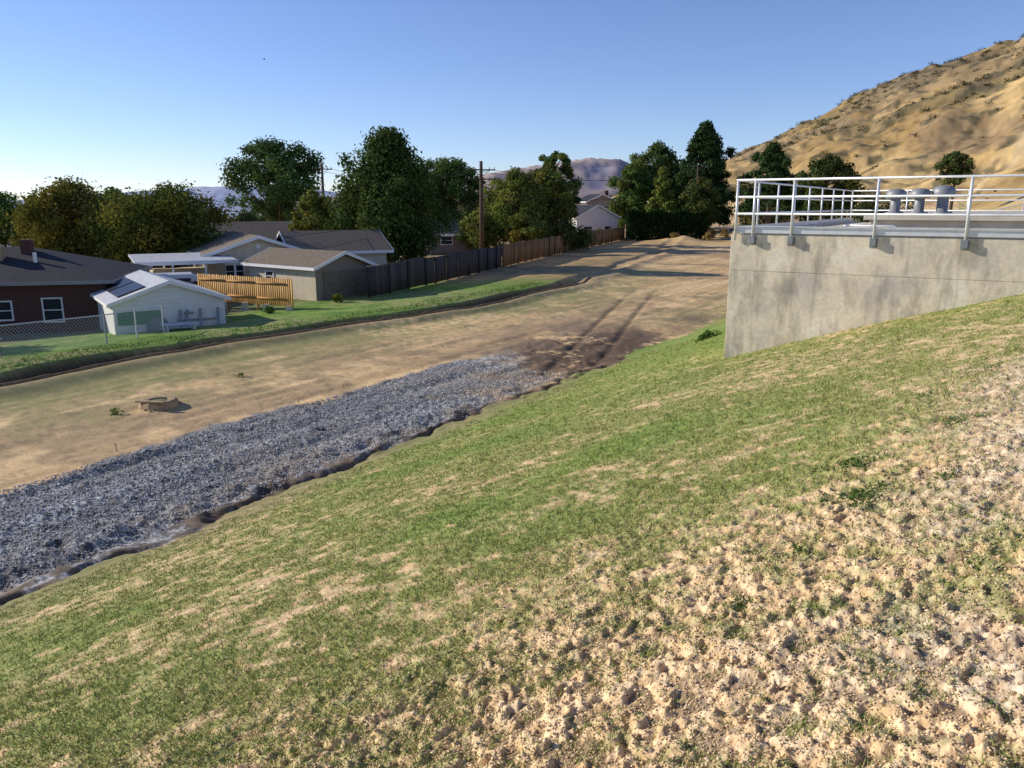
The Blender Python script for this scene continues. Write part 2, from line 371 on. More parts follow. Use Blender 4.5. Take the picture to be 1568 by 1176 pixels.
def window(e,x,z,w,h,y=0,name="window",axis='x'):
    t=Part(name+"_frame",M['trim'],e);g=Part(name+"_glass",M['glass'],e)
    def B(p,x0,x1,z0,z1,d0,d1):
        if axis=='x': p.box((x0,y-d1,z0),(x1,y-d0,z1))
        else: p.box((y-d1,x0,z0),(y-d0,x1,z1))
    B(g,x+.06,x+w-.06,z+.06,z+h-.06,.01,.03)
    B(t,x,x+.07,z,z+h,.0,.07);B(t,x+w-.07,x+w,z,z+h,.0,.07);B(t,x+.07,x+w-.07,z,z+.08,.0,.08);B(t,x+.07,x+w-.07,z+h-.07,z+h,.0,.07)
    B(t,x+.07,x+w-.07,z+h*.5-.02,z+h*.5+.03,.03,.06)
    t.done();g.done()
# ---------------- buildings
e=empty("white_shed",(-17.9,35.3,-6.05),R(34))
gable(e,4.87,7,1.75,.85,M['white'],M['roofw'],.22,.07)
Part("green_panel",M['green'],e).box((.15,-.05,.75),(2.0,-.005,1.35)).done()
p=Part("round_door_panel",M['gmetal'],e);p.poly([(1.3,-.07,0),(2.3,-.07,0),(2.3,-.07,.7),(2.1,-.07,.95),(1.8,-.07,1.03),(1.5,-.07,.95),(1.3,-.07,.7),(1.3,-.052,0),(2.3,-.052,0),(2.3,-.052,.7),(2.1,-.052,.95),(1.8,-.052,1.03),(1.5,-.052,.95),(1.3,-.052,.7)],[(0,1,2,3,4,5,6),(13,12,11,10,9,8,7)]+[(q,(q+1)%7,7+(q+1)%7,7+q) for q in range(7)]);p.done()
p=Part("roof_panels",M['dark'],e);k=.85/2.435
for a,b in((.5,3.1),(3.4,6.4)):
    p.poly([(.3,a,1.75+.3*k+.12),(1.5,a,1.75+1.5*k+.12),(1.5,b,1.75+1.5*k+.12),(.3,b,1.75+.3*k+.12),(.3,a,1.75+.3*k+.16),(1.5,a,1.75+1.5*k+.16),(1.5,b,1.75+1.5*k+.16),(.3,b,1.75+.3*k+.16)],[(0,3,2,1),(4,5,6,7),(0,1,5,4),(1,2,6,5),(2,3,7,6),(3,0,4,7)])
p.done()
p=Part("leaning_boards",M['gmetal'],e)
for a in(2.6,2.9,3.5,4.3): p.poly([(a,-.5,0),(a+.12,-.5,0),(a+.3,-.03,1.3),(a+.18,-.03,1.3),(a,-.46,0),(a+.12,-.46,0),(a+.3,.0,1.3),(a+.18,.0,1.3)],[(0,1,2,3),(4,7,6,5),(0,4,5,1),(3,2,6,7),(0,3,7,4),(1,5,6,2)])
p.box((2.7,-.12,.75),(4.4,-.04,.83));p.box((3.0,-.2,1.1),(3.4,-.04,1.18))
p.done()
e=empty("picnic_table",(-15.6,34.9,-5.95),R(30))
p=Part("table_top",M['plastic'],e)
for q in range(5): p.box((0,q*.15,.7),(1.6,q*.15+.13,.74))
p.done();p=Part("benches_and_legs",M['plastic'],e)
p.box((0,-.45,.42),(1.6,-.2,.46));p.box((0,.95,.42),(1.6,1.2,.46))
for a in(.2,1.35):
    p.box((a,-.4,.36),(a+.08,1.15,.42));p.box((a,.0,0),(a+.08,.08,.7));p.box((a,.66,0),(a+.08,.74,.7))
p.done()
# brick house
e=empty("brick_house",(-37.5,35.6,-6.3),R(14))
W,Lh,h=17.6,9,2.65
Part("walls",M['brick'],e).box((0,0,0),(W,Lh,h)).done()
p=Part("roof",M['shingd'],e);o=.5
p.poly([(-o,-o,h),(W+o,-o,h),(W+o,Lh+o,h),(-o,Lh+o,h),(4.6,Lh/2,h+1.5),(W-4.6,Lh/2,h+1.5)],[(0,1,5,4),(1,2,5),(2,3,4,5),(3,0,4),(0,3,2,1)]);p.done()
p=Part("fascia",M['gmetal'],e);p.box((-o-.03,-o-.04,h-.14),(W+o+.03,-o-.003,h+.02));p.box((W+o+.003,-o,h-.14),(W+o+.04,Lh+o,h+.02));p.done()
window(e,12.3,.75,1.0,1.0,0,"window");window(e,14.6,.6,.95,1.25,0,"window");window(e,8.8,.75,1.2,1.0,0,"window")
Part("chimney",M['brick'],e).box((12.9,3.4,h+.6),(13.4,3.9,h+1.9)).done()
Part("cooler_box",M['stake'],e).box((11.6,2.4,h+.75),(12.3,3.1,h+1.65)).done(bevel=.03)
p=Part("roof_vent_pipe",M['galv'],e);p.tube([(13.9,2.2,h+.5),(13.9,2.2,h+1.3)],.09,8);p.done()
p=Part("porch_rail",M['trim'],e)
p.box((10.2,-2.2,.95),(12.2,-2.14,1.02))
for q in range(12): p.box((10.22+q*.17,-2.2,.1),(10.26+q*.17,-2.16,.949))
p.poly([(12.2,-2.2,.95),(13.4,-2.2,.1),(13.4,-2.2,.18),(12.2,-2.2,1.03),(12.2,-2.14,.95),(13.4,-2.14,.1),(13.4,-2.14,.18),(12.2,-2.14,1.03)],[(0,1,2,3),(4,7,6,5),(0,4,5,1),(3,2,6,7)])
p.done()
Part("porch_deck",M['conc2'],e).box((8,-2.25,0),(12.25,0-.003,.1)).done()
# garage
e=empty("cream_garage",(-12,48.7,-5.9),R(52))
gable(e,4.1,6.9,2.25,.75,M['tan'],M['shing'],.4,.1,ridge='y',mf=M['trim'])
Part("sunlit_tone_panel",M['cream'],e).box((-.03,.05,.0),(-.004,6.85,2.1)).done()  # cream over darker walls: sunlit and shaded sides put into the colour
Part("gable_door",M['shing'],e).box((.5,-.05,0),(3.3,-.01,1.9)).done()
window(e,4.2,1.1,.9,.7,-.03,"window",axis='y')
e=empty("garden_lean_to",(-9.6,51.8,-5.8),R(52))
p=Part("walls",M['tan'],e);p.box((0,0,0),(2.2,2.6,1.6));p.done()
p=Part("roof",M['shing'],e);p.poly([(-.2,-.2,1.65),(2.4,-.2,1.65),(2.4,2.8,2.0),(-.2,2.8,2.0),(-.2,-.2,1.73),(2.4,-.2,1.73),(2.4,2.8,2.08),(-.2,2.8,2.08)],[(0,3,2,1),(4,5,6,7),(0,1,5,4),(1,2,6,5),(2,3,7,6),(3,0,4,7)]);p.done()
e=empty("cream_house",(-21.0,55.0,-6.1),R(28))
gable(e,6.9,11,2.75,1.15,M['cream'],M['shing'],.5,.14)
window(e,1.1,1.1,1.3,1.0,0,"window")
window(e,4.2,1.1,1.3,1.0,0,"window")
p=Part("round_vent",M['trim'],e);p.tube([(3.45,-.06,3.3),(3.45,-.005,3.3)],.16,12);p.done()
e=empty("cream_house_wing",(-16.4,60.5,-6.1),R(28))
gable(e,7.2,6,2.7,1.3,M['cream'],M['shing'],.45,.14,ridge='x')
e=empty("carport",(-23.6,50.0,-6.1),R(30))
p=Part("roof",M['roofw'],e);p.poly([(0,0,2.45),(6.2,0,2.45),(6.2,5,2.75),(0,5,2.75),(0,0,2.57),(6.2,0,2.57),(6.2,5,2.87),(0,5,2.87)],[(0,3,2,1),(4,5,6,7),(0,1,5,4),(1,2,6,5),(2,3,7,6),(3,0,4,7)]);p.done()
p=Part("fascia",M['trim'],e);p.box((-.05,-.06,2.38),(6.25,-.005,2.62));p.done()
p=Part("posts",M['trim'],e)
for a in(.15,2.1,4.1,5.95):
    for b in(.15,4.7): p.box((a,b,0),(a+.12,b+.12,2.44+b*.06))
p.done()
Part("storage_box",M['cream'],e).box((1.2,2.6,0),(5.2,4.6,1.9)).done()
e=empty("white_house",(10.6,132,-5.4),R(20))
gable(e,7.5,9,3.5,1.9,M['white'],M['shingd'],.4,.15);window(e,1.2,1,1.6,1.1);window(e,5,1,1.2,1.1)
e=empty("tan_house",(-9.2,92,-5.4),R(10))
gable(e,6.0,7,2.2,1.3,M['tan'],M['shing'],.4,.15,ridge='x');window(e,1,1,1.4,1);window(e,4.2,1,1.2,1)
e=empty("brown_hill_house",(19,205,-6),R(15))
gable(e,8,9,7.0,1.7,M['tan'],M['shingd'],.5,.2);window(e,1.2,4.8,1.6,1.2);window(e,4.6,4.8,1.6,1.2)
Part("chimney",M['brick'],e).box((6,3,7.4),(6.9,4,9.8)).done()
e=empty("grey_roof_house",(-46,74,-6.4),R(12))
gable(e,12,8,2.8,1.8,M['brick'],M['shingd'],.4,.15,ridge='x')
e=empty("valley_house",(-34,84,-6.4),R(25))
gable(e,11,8,2.8,1.7,M['cream'],M['shing'],.4,.15,ridge='x')
# ---------------- van
e=empty("parked_van",(-22.6,47.6,-6.15),R(25))
p=Part("body",M['paint'],e)
pr=[(0,.35),(0,1.2),(.15,1.85),(.5,2.05),(3.2,2.05),(3.75,1.75),(4.15,1.2),(4.8,1.05),(4.95,.8),(4.95,.35)]
n=len(pr);p.poly([(a,0,b) for a,b in pr]+[(a,1.85,b) for a,b in pr],[tuple(range(n)),tuple(range(2*n-1,n-1,-1))]+[(i,(i+1)%n,n+(i+1)%n,n+i) for i in range(n)]);p.done(bevel=.06)
p=Part("windows",M['glass'],e);p.box((.4,-.012,1.25),(3.1,-.003,1.8));p.box((3.2,-.012,1.25),(3.8,-.003,1.6));p.done()
p=Part("wheels",M['tyre'],e)
for a in(.9,4.0):
    for b in(-.03,1.66): p.tube([(a,b,.35),(a,b+.22,.35)],.35,16)
p.done()
# ---------------- wooden fences
def fence(name,pts,h,c1,c2,bw=.15,gap=.012,seed=0,lift=0.05,post=None,side=1,flat=None):
    rng=np.random.default_rng(seed);V=[];F=[];Cc=[]
    def bx(cx,cy,dx,dy,w,th,z0,z1,col,off=0):
        nx,ny=-dy,dx;k=len(V);cx+=nx*off;cy+=ny*off
        for z in(z0,z1):
            for a,b in((-1,-1),(1,-1),(1,1),(-1,1)):
                V.append((cx+dx*w/2*a+nx*th/2*b,cy+dy*w/2*a+ny*th/2*b,z));Cc.append(col)
        F.extend([tuple(k+q for q in f) for f in((0,3,2,1),(4,5,6,7),(0,1,5,4),(1,2,6,5),(2,3,7,6),(3,0,4,7))])
    for (x0,y0),(x1,y1) in zip(pts[:-1],pts[1:]):
        L=math.hypot(x1-x0,y1-y0);dx,dy=(x1-x0)/L,(y1-y0)/L;n=int(L/(bw+gap))
        ts=(np.arange(n)+.5)*(bw+gap)
        gzs=ground(x0+dx*ts,y0+dy*ts,False)
        if flat is not None: gzs=gzs*0+flat
        for q in range(n):
            f=rng.random();col=np.array(c1)*(1-f)+np.array(c2)*f;col=col*rng.uniform(.75,1.2)
            sec=int(ts[q]/2.4);jit=((sec*37)%5)*.03*(flat is None)
            bx(x0+dx*ts[q],y0+dy*ts[q],dx,dy,bw*rng.uniform(.93,1),.02,gzs[q]+lift,gzs[q]+h+jit+rng.uniform(-.03,.02),col)
        m=int(L/2.4)+1
        for q in range(m):
            a=min(q*2.4,L-.05);g=float(ground(np.array([x0+dx*a]),np.array([y0+dy*a]),False)[0])
            g2=g if flat is None else flat
            bx(x0+dx*a,y0+dy*a,dx,dy,.1,.1,g-.1,g2+h+(.1 if post is not None else .0),np.array(post if post is not None else c1)*.9,-.065*side)
            if q<m-1:
                for zz in(.35+lift,h-.35):
                    bx(x0+dx*(a+1.2),y0+dy*(a+1.2),dx,dy,2.28,.04,g2+zz,g2+zz+.09,np.array(c1)*.9,.035*side)
    return npmesh(name,V,F,M['attr'],np.array(Cc))
fence("weathered_wood_fence",[(-9.0,49.6),(-5.6,57.5),(-.9,73.0)],1.9,(.065,.055,.05),(.12,.10,.085),seed=1)
fence("brown_wood_fence",[(-.9,73.0),(5.5,93.5),(18.8,134)],2.0,(.26,.14,.06),(.40,.22,.10),seed=2,post=(.12,.08,.05))
fence("orange_wood_fence",[(-18.8,47.5),(-12.1,43.8)],1.9,(.50,.28,.10),(.62,.37,.15),seed=3,lift=.35,flat=-5.85,side=-1)
fence("back_wood_fence",[(-26,44),(-18.6,46.5)],1.7,(.16,.11,.08),(.24,.17,.12),seed=4)
p=Part("block_fence_base",M['conc2'])
for q in range(5):
    a=-18.6+q*1.5;yy=47.5+(a+18.8)*(-.552)-.3;p.box((a,yy,-6.4),(a+.35,yy+.14,-5.45))
p.done()
# ---------------- chain link
def chain(name,pts,h,sp=.13,wr=.004,pr=.03):
    e=empty(name);p=Part("posts_and_rails",M['galv'],e);w=Part("wire_mesh",M['galv'],e)
    for (x0,y0),(x1,y1) in zip(pts[:-1],pts[1:]):
        L=math.hypot(x1-x0,y1-y0);dx,dy=(x1-x0)/L,(y1-y0)/L
        g=lambda a:float(ground(np.array([x0+dx*a]),np.array([y0+dy*a]),False)[0])
        n=max(1,round(L/2.6))
        for q in range(n+1):
            a=L*q/n;z=g(a);p.tube([(x0+dx*a,y0+dy*a,z-.1),(x0+dx*a,y0+dy*a,z+h+.06)],pr,6)
            if q<n:
                b=L*(q+1)/n;p.tube([(x0+dx*a,y0+dy*a,z+h),(x0+dx*b,y0+dy*b,g(b)+h)],pr*.8,5)
        k=int(L/sp)
        for q in range(-int(h/sp),k):
            for sg in(1,-1):
                a0=q*sp;a1=a0+h;z0,z1=0,h
                if a0<0: z0=-a0;a0=0
                if a1>L: z1=h-(a1-L);a1=L
                if a1<=a0: continue
                zz0,zz1=(z0,z1) if sg==1 else (h-z0,h-z1)
                w.tube([(x0+dx*a0,y0+dy*a0,g(a0)+zz0),(x0+dx*a1,y0+dy*a1,g(a1)+zz1)],wr,3,False)
    p.done();w.done()
chain("chain_link_fence",[(-24,21.5),(-18.3,27.8),(-15.9,30.6),(-15.4,34.6)],1.15)
chain("chain_link_fence",[(26,128),(44,122)],1.6,sp=.5,wr=.012,pr=.05)
chain("chain_link_fence",[(33,70),(46,64),(62,60)],1.5,sp=.4,wr=.01,pr=.05)
# ---------------- concrete tank
sc_,tc_=-4.84,16.4
ox,oy=XY(sc_,tc_)
TH=math.atan2(-SN,CS)
top=-.57
e=empty("concrete_water_tank",(ox,oy,0),TH)
p=Part("tank_walls",M['conc'],e);p.box((0,0,-6.2),(30,14,-1.307));p.box((0.0,.0,-1.298),(30,14,top));p.box((.012,.012,-1.33),(29.9,13.9,-1.29));p.done(bevel=.006)
p=Part("coping",M['conc2'],e);p.box((0.02,.02,top+.004),(30,.30,top+.06));p.box((0.02,.303,top+.004),(.3,14,top+.06));p.done(bevel=.01)
p=Part("raised_roof_slab",M['conc2'],e);p.box((2.3,2.1,top+.003),(28,11.5,-.30));p.box((2.2,2.0,-.298),(28.1,11.6,-.18));p.done(bevel=.012)
p=Part("inner_slab",M['conc2'],e);p.box((1.6,1.0,top+.003),(28,1.9,-.46));p.done(bevel=.01)
rl=Part("railing_posts",M['galv'],e);br=Part("railing_brackets",M['gmetal'],e);rr_=Part("railing_rails",M['galv'],e);kp=Part("toe_board",M['galv'],e)
zt=.5;off=-.06
for a in[.1,.45,1.2,2.7,4.2,5.7,7.2,8.7]:
    rl.tube([(a,off,top-.12),(a,off,zt)],.026,10)
    if a>.2:
        br.box((a-.045,off-.035,top-.17),(a+.045,-.013,top-.03));br.box((a-.07,-.012,top-.2),(a+.07,-.002,top+.0))
for z in(zt,zt-.33,zt-.66): rr_.tube([(.1,off,z),(12,off,z)],.023,10)
kp.box((.1,off+.030,top+.03),(12,off+.038,top+.14))
kp.tube([(.1,off,top+.16),(12,off,top+.16)],.012,8)
nb=8
for q in range(1,nb+1):
    b=q*14/nb-.05;rl.tube([(.06,b,top),(.06,b,zt)],.024,8)
for z in(zt,zt-.33,zt-.66): rr_.tube([(.08,off,z),(.06,13.95,z)],.022,8)
kp.box((.09,.3,top+.062),(.1,13.9,top+.16))
for q in range(1,9): rl.tube([(q*1.8,13.9,top),(q*1.8,13.9,zt)],.024,8)
for z in(zt,zt-.33,zt-.66): rr_.tube([(.06,13.9,z),(14.5,13.9,z)],.022,8)
rl.done(True);rr_.done(True);kp.done();br.done()
def tv(name,x,y,z,r=.2,h=.62):
    e=empty(name,(x,y,z))
    p=Part("stem",M['gmetal'],e);p.lathe((0,0,0),[(r*1.1,0),(r*1.1,.03),(r*.6,.04),(r*.6,h*.7)],20);p.done(True)
    p=Part("cap",M['gmetal'],e);p.lathe((0,0,h*.6),[(r*.62,0.02),(r*1.15,.0),(r*1.2,.05),(r*1.2,h*.22),(r*1.0,h*.34),(r*.5,h*.4),(0,h*.41)],24);p.done(True)
tv("roof_vent",8.75,18.5,-.18,.18,.55);tv("roof_vent",9.75,19.4,-.18,.19,.58);tv("roof_vent",10.2,19.2,-.18,.21,.64)
x_,y_=XY(sc_+6.0,tc_+3.4)
e=empty("roof_access_hatch",(x_,y_,-.18),TH)
Part("curb",M['conc2'],e).box((0,0,0),(1.5,1.2,.24)).done(bevel=.02)
Part("lid",M['gmetal'],e).box((-.05,-.05,.244),(1.55,1.25,.31)).done(bevel=.015)
Part("frame",M['rust'],e).box((.3,-.7,0),(1.5,-.62,.12)).done()
p=Part("handle",M['galv'],e);p.tube([(.5,-.03,.31),(.5,-.03,.38),(.9,-.03,.38),(.9,-.03,.31)],.012,6);p.done()
x_,y_=XY(sc_+2.9,tc_+.9)
e=empty("deck_pipe",(x_,y_,top),TH)
p=Part("pipe",M['galv'],e);p.tube([(-.9,0,.18),(.0,0,.18),(.25,0,.05),(.4,0,.05)],.02,8);p.done(True)
for k_,(x_,y_) in enumerate([(93,142),(97,143.5)]):
    z_=gz(x_,y_);e=empty("concrete_pillar",(x_,y_,z_-.3),R(10))
    p=Part("shaft",M['conc2'],e);p.box((0,0,0),(1,1,2.6));p.box((-.15,-.15,2.603),(1.15,1.15,2.85));p.done(bevel=.04)
# ---------------- poles
def pole(name,x,y,zt,rad=.15,arm=2.4,rz=0,arms=(.6,)):
    z0=gz(x,y);e=empty(name,(x,y,z0),rz);h=zt-z0
    p=Part("pole",M['pole'],e);p.tube([(0,0,-.3),(0,0,h)],[rad,rad*.65],10);p.done(True)
    c=Part("crossarm",M['pole'],e);i_=Part("insulators",M['gmetal'],e)
    for a in arms:
        c.box((-arm/2,-rad-.1,h-a-.12),(arm/2,-rad,h-a))
        c.tube([(-arm*.3,-rad-.02,h-a-.1),(0,-rad-.02,h-a-.7)],.025,5);c.tube([(arm*.3,-rad-.02,h-a-.1),(0,-rad-.02,h-a-.7)],.025,5)
        for b in(-.46,-.28,.28,.46): i_.lathe((b*arm,-rad-.05,h-a),[(.03,0),(.06,.05),(.03,.1),(.06,.15),(0,.2)],8)
    c.done();i_.done()
pole("utility_pole",-3.1,82,4.35,.24,2.8,R(15),(.8,1.7))
pole("utility_pole",-21.6,93,4.6,.2,2.2,R(15),(.5,))
pole("utility_pole",30.0,132,6.4,.2,2.6,R(-10),(.3,))
def wires(name,segs):
    p=Part(name,M['wire'])
    for a,b,sag,r_ in segs:
        a=Vector(a);b=Vector(b);pts=[]
        for q in range(17):
            f=q/16;v=a.lerp(b,f);v.z-=sag*4*f*(1-f);pts.append(v)
        p.tube(pts,r_,4,False)
    p.done()
wires("overhead_wires",[((-4.2,82,3.5),(-22.6,93,4.1),1.0,.018),((-2.0,82,3.5),(-20.7,93,4.1),1.0,.018),
 ((-4.2,82,3.5),(29,132,6.2),1.6,.02),((-2.0,82,3.5),(31,132,6.2),1.6,.02),((-3.1,82,1.2),(30,132,3.5),1.5,.025),
 ((-3.1,82,.9),(-17,58,-2.3),.5,.014),((-3.1,82,.6),(-24,40,-3.4),1.6,.014),((-3.1,82,.7),(8,108,-2.6),.5,.014)])
# ---------------- trees
def quads_from(P,Nn,size,rng,asp=.6):
    n=len(P);Nn=Nn/np.linalg.norm(Nn,axis=1,keepdims=True)
    a=rng.normal(size=(n,3));t=np.cross(Nn,a);t/=np.linalg.norm(t,axis=1,keepdims=True);b=np.cross(Nn,t)
    s=size[:,None]
    V=np.stack([P-t*s,P-b*s*asp,P+t*s,P+b*s*asp],1).reshape(-1,3)
    return V,np.arange(4*n).reshape(-1,4)
def foliage(lobes,n,leaf,col,rng,yel=0.2,shell=.45):
    L=np.array(lobes);w=L[:,3]**2*L[:,4];k=rng.choice(len(L),n,p=w/w.sum())
    d=rng.normal(size=(n,3));d/=np.linalg.norm(d,axis=1,keepdims=True)
    rr=(rng.random(n)**shell)*(1+np.clip(.22*rng.normal(size=n)*(rng.random(n)<.5),-.4,.28))
    P=L[k,:3]+d*rr[:,None]*np.stack([L[k,3],L[k,3],L[k,3]*L[k,4]],1)
    NN=d*.9+rng.normal(size=(n,3))*.55+np.array([0,0,.25])
    V,F=quads_from(P,NN,leaf*rng.uniform(.55,1.3,n),rng)
    lb=rng.uniform(.65,1.3,len(L));ly=rng.random(len(L))
    c=np.array(col)[None]*lb[k][:,None]*rng.uniform(.65,1.35,n)[:,None]
    yy=np.clip((ly[k]-.45)*2,0,1)*yel*rng.uniform(.3,1.6,n)
    c=c*(1-yy[:,None])+np.array([.34,.25,.05])*yy[:,None]
    return V,F,np.repeat(np.clip(c,0.005,1),4,0)
TC=np.array([1.85,1.95,1.6])
def tree(name,x,y,zt,hw,cb,col,kind='round',leaf=.2,n=9000,seed=0,zb=None,yel=.2,nl=34):
    rng=np.random.default_rng(seed);z0=gz(x,y) if zb is None else zb
    col=np.array(col)*TC;n=int(n*1.25)
    e=empty(name,(x,y,z0));h=zt-z0;c0=cb-z0;ch=h-c0;lobes=[]
    for q in range(nl):
        f=(q+.5)/nl;f=f**.85
        if kind=='round': pr=math.sqrt(max(.05,1-(2*f-1)**2))**.75
        elif kind=='tear': pr=max(.12,min(1,.55+f*1.6)*(1-max(0,f-.3)/.78)**.6)
        elif kind=='pine': pr=(1-f)**.6*.95+.05
        elif kind=='airy': pr=math.sqrt(max(.1,1-abs(2*f-1.15)**2.2))
        lr=hw*{'round':.33,'tear':.34,'pine':.26,'airy':.24}[kind]*rng.uniform(.65,1.2)*(.6+.4*pr)
        a=q*2.4+rng.uniform(-.5,.5);rad=max(0,hw*pr-lr*.7)*(rng.uniform(.65,1.08) if rng.random()<.75 else rng.uniform(0,.5))
        lobes.append((rad*math.cos(a),rad*math.sin(a),c0+lr*.5+f*(ch-lr*1.1),lr,rng.uniform(.65,.95) if kind!='pine' else .55))
    lobes.append((rng.uniform(-.1,.1)*hw,0,h-hw*.16,hw*.17,1.1))
    for q in range(10):
        a=rng.uniform(0,6.28);f=rng.uniform(.1,.85);lobes.append((hw*.95*math.cos(a)*(1-abs(f-.4)),hw*.95*math.sin(a)*(1-abs(f-.4)),c0+f*ch,hw*.14,1))
    V,F,Cc=foliage(lobes,n,leaf,col,rng,yel)
    npmesh("foliage",V,F,M['leaf'],Cc,parent=e)
    t=Part("trunk_and_limbs",M['bark'],e);r0=max(.12,h*.028)
    lean=rng.uniform(-.03,.03)*h
    t.tube([(0,0,-.4),(0,0,.15),(lean*.4,0,h*.35),(lean,0,h*.62),(lean,.1,h*.88)],[r0*1.4,r0,r0*.75,r0*.45,r0*.1],8)
    for q in range(1,len(lobes)-11,2 if kind!='airy' else 1):
        l=lobes[q];zs=max(c0*.7+.3,l[2]-math.hypot(l[0],l[1])*.9-.3);zs=min(zs,h*.8)
        t.tube([(lean*zs/h,0,zs),(l[0]*.5,l[1]*.5,(zs+l[2])/2+.1),(l[0],l[1],l[2])],[r0*.35,r0*.22,r0*.07],5,False)
    t.done(True)
MG=(.05,.078,.022)
tree("maple_tree",-10.9,72,6.7,5.9,-5.2,(.042,.065,.022),'tear',.155,40000,1,nl=84,yel=.1)
tree("cottonwood_tree",-29.5,102,8.2,6.6,-2.6,(.048,.074,.028),'airy',.19,17000,2,nl=52,yel=.05)
tree("oak_tree",-36.0,66,2.1,4.8,-5.8,(.080,.076,.02),'round',.14,20000,3,nl=56,yel=.6)
tree("oak_tree",-27.4,64,1.6,5.7,-5.8,(.058,.066,.018),'round',.14,24000,4,nl=64,yel=.55)
tree("oak_tree",-31.5,70,1.0,3.6,-5.8,(.065,.072,.02),'round',.15,9000,41,nl=40,yel=.4)
tree("ash_tree",-49,78,1.4,4.2,-5,MG,'round',.17,7000,5)
tree("ash_tree",-45,92,2.0,4.5,-5,MG,'round',.2,6000,55)
tree("ash_tree",-30,32.5,.2,2.6,-4.6,MG,'round',.13,5000,56)
tree("ash_tree",-36,28.5,.8,3.0,-4.6,MG,'round',.13,5000,57)
tree("elm_tree",-8.6,107,6.1,5.8,-3.8,(.055,.082,.028),'airy',.2,17000,6,nl=54,yel=.1)
tree("honey_locust_tree",.4,100,4.5,4.4,-4.7,(.085,.10,.026),'round',.17,14000,7,yel=.45,nl=46)
tree("ash_tree",5.8,112,7.2,3.6,-4,(.052,.074,.025),'airy',.2,12000,8,nl=46)
tree("ash_tree",4.4,103,4.6,4.0,-5,(.07,.084,.025),'round',.18,12000,9,yel=.5,nl=44)
tree("locust_tree",26.8,152,11.4,6.2,-4,(.045,.068,.026),'round',.26,14000,10,nl=46)
tree("austrian_pine_tree",32.8,140,14.0,7.0,-3.5,(.026,.043,.019),'pine',.24,26000,11,nl=90,yel=0)
tree("elm_tree",21.6,147,7.6,4.6,-4.5,(.05,.078,.024),'round',.25,11000,12,nl=42)
tree("poplar_tree",25.4,137,6.3,2.8,-4,(.10,.12,.032),'tear',.22,8000,13,yel=.3)
tree("elm_tree",30.0,128,4.2,3.4,-4,(.04,.055,.02),'round',.22,8000,14)
tree("pine_tree",22.3,70,5.3,3.0,-1.2,(.026,.042,.018),'pine',.14,11000,15,nl=54,yel=0)
tree("juniper_tree",25.7,66,4.0,2.5,-1.2,(.033,.046,.018),'round',.13,10000,16)
tree("juniper_tree",31,90,2.2,3.0,-1.2,(.033,.046,.018),'round',.16,4000,17)
tree("hackberry_tree",-21.0,86,1.7,2.7,-5,(.08,.09,.025),'round',.16,7000,18,yel=.5)
tree("hillside_tree",58.5,108,7.0,2.4,2.6,(.045,.058,.024),'round',.17,5000,19)
tree("ash_tree",-3.6,92,-.4,2.8,-5.2,(.08,.094,.03),'round',.15,7000,20,yel=.3)
tree("ash_tree",1.6,90,-.2,2.6,-5.2,(.07,.082,.025),'round',.15,7000,21,yel=.6)
tree("elm_tree",-14.8,98,2.4,3.4,-4.5,(.055,.078,.025),'round',.19,7000,22)
def mass(name,spots,n,leaf,col,seed,yel=.2):
    rng=np.random.default_rng(seed);lobes=[]
    for (x,y,zt,w) in spots:
        z0=gz(x,y);h=zt-z0
        for q in range(7):
            a=rng.uniform(0,6.28);rd=rng.uniform(0,w*.6)
            lobes.append((x+rd*math.cos(a),y+rd*math.sin(a),z0+h*rng.uniform(.25,.85),w*rng.uniform(.3,.5),.9))
        lobes.append((x,y,zt-w*.35,w*.35,1))
    V,F,Cc=foliage(lobes,n,leaf,np.array(col)*1.7,rng,yel);return npmesh(name,V,F,M['leaf'],Cc)
rng=np.random.default_rng(77)
sp=[(x,rng.uniform(112,150),rng.uniform(-1.0,2.0),rng.uniform(3,4.5)) for x in np.arange(-75,6,2.8) if not(-52<x<-42)]
mass("distant_trees",sp,34000,.27,(.045,.065,.024),5,.3)
sp=[(x,rng.uniform(170,240),rng.uniform(-.5,4.0) if x>40 else rng.uniform(-2,.5),rng.uniform(4,6)) for x in np.arange(-120,110,5)]
mass("distant_trees",sp,22000,.42,(.05,.068,.032),6,.2)
sp=[(x,y,z,w) for x,y,z,w in((36,120,1.2,4),(40,118,.8,4),(45,115,1.5,4),(50,112,.6,3.5),(38,132,4,4.5),(44,140,4.5,4.5),(50,135,3,4),(56,128,2.2,3.5))]
mass("shrub_thicket",sp,17000,.2,(.04,.055,.022),7,.3)
sp=[(x,96+rng.uniform(-2,3),rng.uniform(-2.6,-1.2),2.4) for x in np.arange(-7,10,2.2)]+[(11+q*1.6,116+q*4,-3.6,1.8) for q in range(3)]
mass("fence_shrubs",sp,14000,.15,(.06,.075,.024),8,.4)
sp=[(-22+q*1.3,51.5+rng.uniform(-1,1),-4.6,1.2) for q in range(2)]+[(-13.2,43.0,-5.4,.55),(-16.4,44.2,-5.6,.4),(-24.5,41,-4.6,1.2),(-10.4,47.4,-5.2,.6)]
mass("yard_shrubs",sp,6000,.07,(.05,.085,.022),9,.4)
sp=[(25+q*1.5,123+rng.uniform(-3,5),-4.3+.2*q,1.1) for q in range(9)]
mass("dry_brush",sp,5000,.12,(.20,.14,.055),10,.2)
rng=np.random.default_rng(5);n=16000
P=np.stack([rng.uniform(0,12.5,n),rng.uniform(-1,1,n),rng.random(n)**.7*4.7],1)
P[:,2]+=.25*np.sin(P[:,0]*1.7);P[:,1]*=np.clip(1.15-.05*P[:,2],0,1)
V,F=quads_from(P,rng.normal(size=(n,3))+np.array([0,-.8,.3]),.2*rng.uniform(.6,1.3,n),rng)
